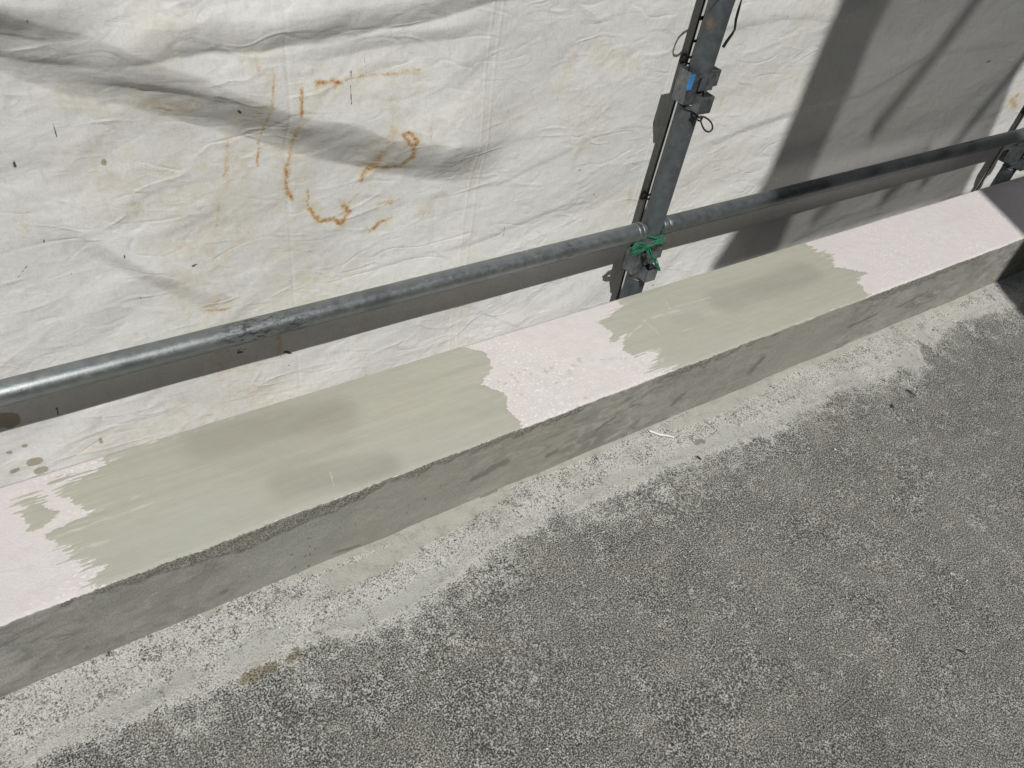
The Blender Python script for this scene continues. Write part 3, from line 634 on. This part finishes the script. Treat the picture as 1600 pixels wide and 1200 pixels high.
def tarp(x0, x1, fx0, fx1, label, ytip=0.0, res=0.0025):
    t = empty('tarpaulin_sheet', ((x0+x1)/2, YT, 0), label, 'tarpaulin', 'white tarpaulins behind the handrail')
    xs = axis(x0+0.0, x1, max(fx0, x0), min(fx1, x1), res, 0.03); xs = np.unique(np.append(xs, x1)); xs = xs[xs <= x1]
    zs = axis(-0.75, 2.6, 0.02, 0.93, res, 0.03)
    X, Z = np.meshgrid(xs, zs, indexing='ij')
    h = tarp_disp(X, Z)
    e = np.minimum(X-x0, x1-X)
    h = h*(0.25+0.75*sm(e, 0.0, 0.10))
    hem = sm(0.036-e, 0, 0.003)                         # doubled hem along both upright edges
    h = h + 0.0016*hem + 0.0030*np.exp(-((e-0.010)/0.0035)**2) + 0.0012*np.exp(-((e-0.040)/0.003)**2)
    for xw in (0.78, 0.80, 2.45):                       # welded seams and old fold lines
        h = h + 0.0009*np.exp(-((X-xw-0.006*fbm(Z*3, Z*0+xw, 2, 7))/0.0022)**2)
    h = h - 0.0008*np.exp(-((X-0.405)/0.002)**2)
    Yp = YT - h + ytip*sm(0.06-e, 0, 0.06)
    me = grid_mesh('sheet', np.stack([X, Yp, Z], -1), tarp_attrs(X, Z))
    local(t, link_mesh('sheet', me, M['tarp']))
    n_ = 40                                              # dark cord threaded along the right hand hem
    me = tube_mesh('hem_cord', [(x1-0.006+0.0008*math.sin(i*1.7), YT-0.0062-0.0006*math.sin(i*2.3), -0.6+3.1*i/n_) for i in range(n_+1)], 0.0021, 8)
    local(t, link_mesh('hem_cord', me, M['cord']))
    # eyelets down both hems
    for xe in (x0+0.018, x1-0.018):
        for ze in (0.38, 0.71, 1.04):
            bm = bmesh.new()
            tube_mesh('e', [(xe+0.009*math.cos(a), YT-0.0045, ze+0.009*math.sin(a)) for a in [2*math.pi*i/16 for i in range(16)]], 0.0022, 6, closed=True, mb=bm)
            local(t, bm_obj('eyelet', bm, M['gasket'], smooth=True))
    return t
GAPS = (1.306, 3.098)
tarp(-0.50, GAPS[0]-0.0035, -0.35, 1.31, 'large rust-stained white tarpaulin left of the near upright pole')
tarp(GAPS[0]+0.0035, GAPS[1]-0.0035, 1.28, 3.1, 'partly shaded white tarpaulin between the two upright poles')
tarp(GAPS[1]+0.0035, 4.9, 3.09, 3.5, 'white tarpaulin strip beyond the far upright pole at the right edge', res=0.006)
# lacing across the gaps
for gi, gx in enumerate(GAPS):
    t = empty('lacing_cord', (gx, YT-0.006, 0.3), ['dark cord lacing two white sheets together behind the near pole', 'dark cord lacing the sheets behind the far shaded pole'][gi], 'cord', 'cords lacing the sheets')
    for ze in (0.38, 0.71, 1.04):
        pts = [(gx+0.020*math.cos(2*math.pi*a/20), YT-0.010-0.008*max(0, math.sin(2*math.pi*a/20)), ze+0.010*math.sin(2*math.pi*a/20)) for a in range(20)]
        local(t, link_mesh('loop', tube_mesh('loop', pts, 0.0024, 7, closed=True), M['cord']))
    for k in range(9):                                  # tabs crossing the gap
        z = 0.745+0.052*k+0.006*math.sin(k*5.1)
        local(t, link_mesh('tab', tube_mesh('tab', [(gx-0.012, YT-0.0035, z), (gx, YT-0.005, z+0.001), (gx+0.012, YT-0.0035, z+0.002)], 0.0032+0.0012*(k % 3), 6), M['cord']))

# ================================================================== POLES
def bracket(parent, xp, ztop, blue):
    """set of wedge pockets welded round the pole"""
    t = 0.0028
    root = bmesh.new()
    L, W = 0.043, 0.0185
    def pocket(axis_, sgn, z1, hgt, L=L, W=W):
        inner = 0.012; z0 = z1-hgt
        def b(a0, a1, c0, c1, zz0=z0, zz1=z1):
            if axis_ == 'x': box_bm(root, xp+min(a0, a1), xp+max(a0, a1), YR+c0, YR+c1, zz0, zz1)
            else: box_bm(root, xp+c0, xp+c1, YR+min(a0, a1), YR+max(a0, a1), zz0, zz1)
        b(sgn*(L-t), sgn*L, -W, W)
        b(sgn*inner, sgn*(L-t), W-t, W)
        b(sgn*inner, sgn*(L-t), -W, -W+t)
    pocket('x', -1, ztop, 0.066); pocket('x', 1, ztop, 0.034)
    # plate across the front of the pole joining the pockets
    box_bm(root, xp-0.020, xp+0.020, YR-0.0285, YR-0.0255, ztop-0.036, ztop-0.001)
    box_bm(root, xp-0.0035, xp+0.0035, YR-0.0315, YR-0.0287, ztop-0.040, ztop+0.001)
    pocket('y', -1, ztop-0.042, 0.036, 0.045, 0.0172); pocket('y', 1, ztop-0.042, 0.036, 0.045, 0.0172)
    o = bm_obj('bracket', root, M['bracket'], bevel=0.0009); local(parent, o)
    if blue:
        bm = bmesh.new()
        box_bm(bm, xp-L+0.0002, xp-L+0.0105, YR-W-0.0009, YR-W-0.0002, ztop-0.034, ztop-0.0022)
        box_bm(bm, xp-L-0.0008, xp-L-0.0001, YR-W-0.0009, YR-W+0.0035, ztop-0.034, ztop-0.0030)
        p = bm_obj('paint_mark', bm, M['blue']); local(parent, p); p['label'] = 'bright blue paint mark on the bracket corner'
for i, xp in enumerate(POLES):
    t = empty('scaffold_pole', (xp, YR, -0.7), ['near upright grey scaffold pole with a blue mark on its upper bracket', 'far upright scaffold pole in deep shade at the right edge'][i], 'pole', 'upright scaffold poles')
    n = 60; pts = [(xp, YR, -0.7+i_*3.3/n) for i_ in range(n+1)]
    me = tube_mesh('pipe', pts, PR, 40)
    local(t, link_mesh('pipe', me, M['pole']))
    for k, zt in enumerate((0.724-0.45*1, 0.724, 0.724+0.45)):
        bracket(t, xp, zt+(0.018 if k == 0 else 0), i == 0 and k == 1)
    for zt in (0.655, 0.205):
        local(t, link_mesh('weld_bead', tube_mesh('w', [(xp+0.0255*math.cos(a), YR+0.0255*math.sin(a), zt) for a in [2*math.pi*q/24 for q in range(24)]], 0.0011, 6, closed=True), M['rail']))

# ================================================================== HANDRAILS
def rail(x0, x1, label, mat):
    t = empty('handrail_pipe', ((x0+x1)/2, YR, ZR), label, 'handrail', 'horizontal handrail pipes')
    n = 90
    me = tube_mesh('pipe', [(x0+0.012+(x1-x0-0.024)*i/n, YR, ZR) for i in range(n+1)], RR, 40)
    local(t, link_mesh('pipe', me, mat))
    for s, x in ((-1, x0), (1, x1)):
        bm = bmesh.new()
        prof = [(0.030, RR+0.0002), (0.029, RR+0.0010), (0.022, RR+0.0011), (0.020, RR-0.0006), (0.017, RR-0.0006), (0.015, RR+0.0010), (0.009, RR+0.0008), (0.007, RR-0.0006), (0.005, RR-0.0002), (0.0, RR-0.0035), (-0.0, 0.006)]
        tube_mesh('c', [(x-s*a, YR, ZR) for a, r in prof], [r for a, r in prof], 40, mb=bm)
        o = bm_obj('end_collar', bm, mat, smooth=True); local(t, o)
        bm = bmesh.new()                                # wedge plate dropping into the pocket
        xs0, xs1 = sorted((x-s*0.002, x-s*0.010))
        box_bm(bm, xs0, xs1, YR-0.012, YR+0.012, ZR-0.095, ZR-0.015)
        local(t, bm_obj('wedge', bm, M['bracket'], bevel=0.001))
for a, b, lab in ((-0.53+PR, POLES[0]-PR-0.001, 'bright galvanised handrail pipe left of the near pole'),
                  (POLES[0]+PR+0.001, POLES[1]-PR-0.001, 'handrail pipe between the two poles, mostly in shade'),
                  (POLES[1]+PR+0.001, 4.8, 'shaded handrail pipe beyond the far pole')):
    rail(a, b, lab, M['rail'] if a < 0 else M['rail_shaded'])

# ================================================================== SMALL THINGS
def at(u, v, y):
    p = on_y([u], [v], y)[0]; return (p[0], y, p[1])
def strands(name, lines, r, mat, label, cat, jitter=0.0, sub=6, n=6):
    bm = bmesh.new()
    for ln in lines:
        P = [Vector(p) for p in ln]
        # smooth by Catmull-Rom
        out = []
        for i in range(len(P)-1):
            p0, p1, p2, p3 = P[max(i-1, 0)], P[i], P[i+1], P[min(i+2, len(P)-1)]
            for k in range(sub):
                t = k/sub
                out.append(0.5*((2*p1)+(-p0+p2)*t+(2*p0-5*p1+4*p2-p3)*t*t+(-p0+3*p1-3*p2+p3)*t**3) + Vector([random.uniform(-jitter, jitter) for _ in range(3)]))
        out.append(P[-1]); tube_mesh(name, out, r, n, mb=bm)
    c = sum((v.co for v in bm.verts), Vector())/len(bm.verts)
    o = bm_obj(name, bm, mat, smooth=True)
    o.data.transform(Matrix.Translation(-c)); o.location = c
    return tag(o, label, cat)
# green twine knotted over the rail wedge
L = []
K = Vector(at(1010, 386, 1.040))
for j in range(9):
    def J(v, s=0.0042): return tuple(Vector(v)+Vector([random.uniform(-s, s) for _ in range(3)]))
    L.append([J(K), J(at(1000, 382, 1.034)), J(at(991, 386, 1.03)), J(at(988, 392, 1.032)), J(at(997, 393, 1.034)), J(at(1007, 388, 1.036))])
for j in range(9):
    L.append([J(K), J(at(1018, 396, 1.030)), J(at(1022, 406, 1.030)), J(at(1030, 421, 1.034), 0.0035)])
for j in range(6):
    L.append([J(K), J(at(1020, 382, 1.036)), J(at(1030, 377, 1.036)), J(at(1038, 371+3*j, 1.040), 0.003)])
for j in range(3):
    L.append([(1.258+0.027*math.cos(a)+random.uniform(-.001, .001), YR-0.001+0.0275*math.sin(a), K.z+0.003+0.004*j+0.004*math.sin(a*2+j)) for a in [2*math.pi*q/14-1.2 for q in range(15)]])
L.append([J(K, .004) for _ in range(7)]); L.append([J(K, .005) for _ in range(7)])
strands('green_twine', L, 0.00115, M['rope'], 'frayed green twine knotted round the near pole under the handrail', 'twine', 0.0007)
# wire loop under the upper bracket
W_ = [[at(1088, 181, 1.048), at(1094, 184, 1.040), at(1096, 193, 1.034), at(1101, 203, 1.03), at(1108, 206, 1.03), at(1113, 201, 1.03), at(1112, 193, 1.03), at(1106, 186, 1.034), at(1097, 182, 1.04), at(1088, 183, 1.047)],
      [at(1082, 180, 1.052), at(1090, 184, 1.045), at(1097, 183, 1.042), at(1094, 189, 1.044), at(1088, 186, 1.046)],
      [(1.258+0.0262*math.cos(a), YR+0.0262*math.sin(a), 0.648+0.003*math.sin(a)) for a in [2*math.pi*q/18-1.4 for q in range(19)]]]
strands('wire_loop', W_, 0.0019, M['wire'], 'dark wire loop twisted round the pole under the upper bracket', 'wire')
# second loop of wire above the picture edge and one low behind the rail, throwing their shadows on the left sheet
strands('wire_loop', [[(1.236, 1.06, 0.905), (1.215, 1.05, 0.93), (1.190, 1.045, 0.925), (1.185, 1.045, 0.895), (1.205, 1.05, 0.880), (1.232, 1.06, 0.885)]], 0.0019, M['wire'],
        'dark wire loop tied high on the near pole above the strap', 'wire')
# black strap hanging at the upper right of the pole
def ribbon(name, pts, wv, th, mat, label, cat):
    bm = bmesh.new(); prev = None
    for i, (p, wd) in enumerate(zip(pts, wv)):
        p = Vector(p); t = (Vector(pts[min(i+1, len(pts)-1)])-Vector(pts[max(i-1, 0)])).normalized()
        s = t.cross(Vector((0.35, 0.93, 0.1))).normalized()*wd/2; nrm = t.cross(s).normalized()*th/2
        cur = [bm.verts.new(p+s+nrm), bm.verts.new(p-s+nrm), bm.verts.new(p-s-nrm), bm.verts.new(p+s-nrm)]
        if prev:
            for j in range(4): bm.faces.new((prev[j], prev[(j+1) % 4], cur[(j+1) % 4], cur[j]))
        else: bm.faces.new(cur)
        prev = cur
    bm.faces.new(prev[::-1])
    c = Vector(pts[0]); o = bm_obj(name, bm, mat); o.data.transform(Matrix.Translation(-c)); o.location = c
    return tag(o, label, cat)
ys_ = 1.10
ribbon('black_strap', [at(1150, -70, 1.085), at(1160, -30, 1.095), at(1158.5, 0, ys_), at(1154, 15, ys_), at(1150, 30, ys_), at(1148, 46, ys_), at(1144, 53, ys_), at(1136, 64, ys_), at(1129.5, 74, ys_)],
       [.003, .003, .0028, .0055, .0055, .0045, .0060, .0070, .0075], 0.0012, M['black'], 'loose black strap end hanging beside the pole at the top edge', 'strap')
ribbon('black_strap', [at(1152, -70, 1.083), at(1150, -30, 1.083), at(1148, 0, 1.083), at(1143, 14, 1.085), at(1139, 29, 1.088)], [.004, .004, .004, .0035, .001], 0.0012, M['black'],
       'short black strap lying against the right side of the near pole', 'strap')
# debris on the floor
def chip(u, v, s, mat, label, cat='chip', shape=None, z=0.004, group=None, name='chip'):
    p = poly_z([(u, v)], z)[0]; bm = bmesh.new()
    bmesh.ops.create_icosphere(bm, subdivisions=2, radius=1)
    sx, sy, sz, rz = shape or (1, .7, .5, random.uniform(0, 3))
    for w_ in bm.verts:
        w_.co = Vector((w_.co.x*s*sx, w_.co.y*s*sy, w_.co.z*s*sz))*(1+random.uniform(-.16, .16))
    o = bm_obj(name, bm, mat); o.location = (p[0], p[1], z); o.rotation_euler[2] = rz
    return tag(o, label, cat, group)
# white splinter
bm = bmesh.new()
c = poly_z([(1030, 680)], 0.008)[0]
a = poly_z([(1014, 674), (1030, 680), (1038, 681), (1053, 684.5)], 0.010)
prev = None
for (x, y), wd in zip(a, (.0058, .0062, .0035, .0009)):
    z = 0.0125
    cur = [bm.verts.new((x-c[0], y-c[1]+wd/2, z+.0008)), bm.verts.new((x-c[0], y-c[1]-wd/2, z)), bm.verts.new((x-c[0], y-c[1]-wd/2, z-.0016)), bm.verts.new((x-c[0], y-c[1]+wd/2, z-.0016))]
    if prev:
        for j in range(4): bm.faces.new((prev[j], prev[(j+1) % 4], cur[(j+1) % 4], cur[j]))
    else: bm.faces.new(cur)
    prev = cur
bm.faces.new(prev[::-1])
o = bm_obj('white_splinter', bm, M['white']); o.location = (c[0], c[1], 0); tag(o, 'small white plastic splinter lying on the pale strip beside the kerb', 'debris')
def twig(pts, r, label):
    P = poly_z(pts, 0.006); cc = P.mean(0)
    bm = bmesh.new(); tube_mesh('t', [(x-cc[0], y-cc[1], 0.0) for x, y in P], r, 6, mb=bm)
    o = bm_obj('twig', bm, M['twig'], smooth=True); o.location = (cc[0], cc[1], 0.0065); tag(o, label, 'twig')
twig([(1417, 609), (1424, 613), (1431, 619)], 0.0018, 'dark bent twig on the grey floor right of the pale strip')
twig([(1393, 632), (1396, 637)], 0.0022, 'very short dark twig on the floor below the longer one')
twig([(1499, 1016), (1505, 1018), (1509, 1022)], 0.0014, 'tiny curled dark twig near the lower right corner of the floor')
twig([(1089, 713), (1096, 718)], 0.0018, 'grey-brown stub lying in the pale strip')
grit = [(1032, 652, .004), (437, 980, .0025), (437, 1116, .0045), (1305, 702, .0028), (1323, 934, .0030), (1234, 998, .0025), (1258, 780, .0018), (894, 785, .0022), (1426, 641, .0024), (1511, 907, .002),
        (1486, 896, .0022), (1191, 827, .002), (1494, 1118, .002), (1181, 951, .002), (855, 1170, .002), (556, 867, .0022), (330, 978, .002), (1513, 887, .0016), (981, 986, .002), (1141, 1194, .002)]
for (u, v, s_) in grit:
    chip(u, v, s_, M['white'] if s_ < .003 else M['stone'], 'tiny pale grit grain lying loose on the dark grey floor', 'grit', group='pale grit grains on the floor', name='grit_grain')

# ================================================================== ADDED SHADE CASTERS BEHIND THE PHOTOGRAPHER (unseen, shaped for the soft shade)
TAU = 2.2
def back(x, z): return (x-0.55*TAU, YT-TAU, z+1.43*TAU)      # x, z on the sheets -> point on the caster plane
def panel(name, pts, mat, label, cat, th=0.012):
    P = [back(x, z+CAMZ) for x, z in pts]; bm = bmesh.new()
    f = [bm.verts.new(p) for p in P]; b = [bm.verts.new((p[0], p[1]-th, p[2])) for p in P]
    bm.faces.new(f); bm.faces.new(b[::-1]); n_ = len(P)
    for i in range(n_): bm.faces.new((f[i], f[(i+1) % n_], b[(i+1) % n_], b[i]))
    c = Vector(P[0]); o = bm_obj(name, bm, mat); o.data.transform(Matrix.Translation(-c)); o.location = c
    return tag(o, label, cat)
panel('shade_caster_plank', [(1.66, -1.20), (1.735, -1.02), (1.755, -0.9), (1.755, 1.0), (1.955, 1.0), (1.955, -1.225), (1.66, -1.225)], M['plank'], 'unseen upright plank shaped to cast the dark band on the sheet', 'plank')
panel('shade_caster_net', [(1.958, -1.225), (1.958, 0.9), (2.62, 0.9), (2.86, -0.72), (2.95, -1.0), (3.02, -1.225)], M['net'], 'unseen see-through net shaped to cast the paler shade beside the dark band', 'net', 0.003)
panel('shade_caster_panel', [(2.865, -1.235), (2.865, -2.6), (5.5, -2.6), (5.5, -1.235)], M['panel'], 'unseen grey panel added to shade the right end of the kerb', 'panel')
bm = bmesh.new(); 
tube_mesh('b', [(0, 0, 0), tuple(Vector(back(2.95, -0.40+CAMZ))-Vector(back(2.62, -1.04+CAMZ)))], 0.0165, 12, mb=bm)
o = bm_obj('shade_caster_brace', bm, M['plank'], smooth=True); o.location = Vector(back(2.62, -1.04+CAMZ))+Vector((0, -0.05, 0)); tag(o, 'unseen slanting pipe added overhead to cast a dark streak', 'brace')

# ---- unseen walls added behind and beside the camera to keep sky off the shade
bm = bmesh.new(); box_bm(bm, -6, 9, -3.4, -3.15, -0.2, 3.85)
tag(bm_obj('sky_blocker_wall', bm, M['panel']), 'unseen grey wall added behind the viewer to block sky light', 'wall')
bm = bmesh.new(); box_bm(bm, -2.75, -2.5, -3.14, 1.1, -0.2, 5.0)
tag(bm_obj('sky_blocker_wall', bm, M['panel']), 'tall unseen grey wall added at the left to block sky light', 'wall')
bm = bmesh.new(); box_bm(bm, 5.3, 5.55, -3.14, 1.1, -0.2, 6.0)
tag(bm_obj('sky_blocker_wall', bm, M['panel']), 'tall unseen grey wall added at the right to block sky light', 'wall')
def caster_rope(name, p, q, rad, label):  # unseen ropes added to streak the shade on the right sheet
    a, b = Vector(back(*p)), Vector(back(*q)); n_ = 12
    bm = bmesh.new(); tube_mesh('r', [tuple((b-a)*(i/n_)+Vector((0.03*math.sin(math.pi*i/n_), 0, 0))) for i in range(n_+1)], rad, 8, mb=bm)
    o = bm_obj(name, bm, M['plank'], smooth=True); o.location = a+Vector((0, 0.05, 0)); tag(o, label, 'rope')
caster_rope('shade_caster_rope', (2.20, -0.93+CAMZ), (2.50, -0.30+CAMZ), 0.020, 'unseen thick rope added overhead to cast a slanting dark streak')
caster_rope('shade_caster_rope', (2.10, -1.21+CAMZ), (2.22, -1.06+CAMZ), 0.013, 'unseen short rope added at the lower net hem to cast a dark streak')
caster_rope('shade_caster_rope', (2.46, -1.21+CAMZ), (2.58, -1.03+CAMZ), 0.018, 'unseen rope added near the middle of the lower net hem to cast a dark streak')
caster_rope('shade_caster_rope', (1.9, -1.10+CAMZ), (2.55, -1.05+CAMZ), 0.012, 'unseen rope added along the lower net hem to cast a dark streak')
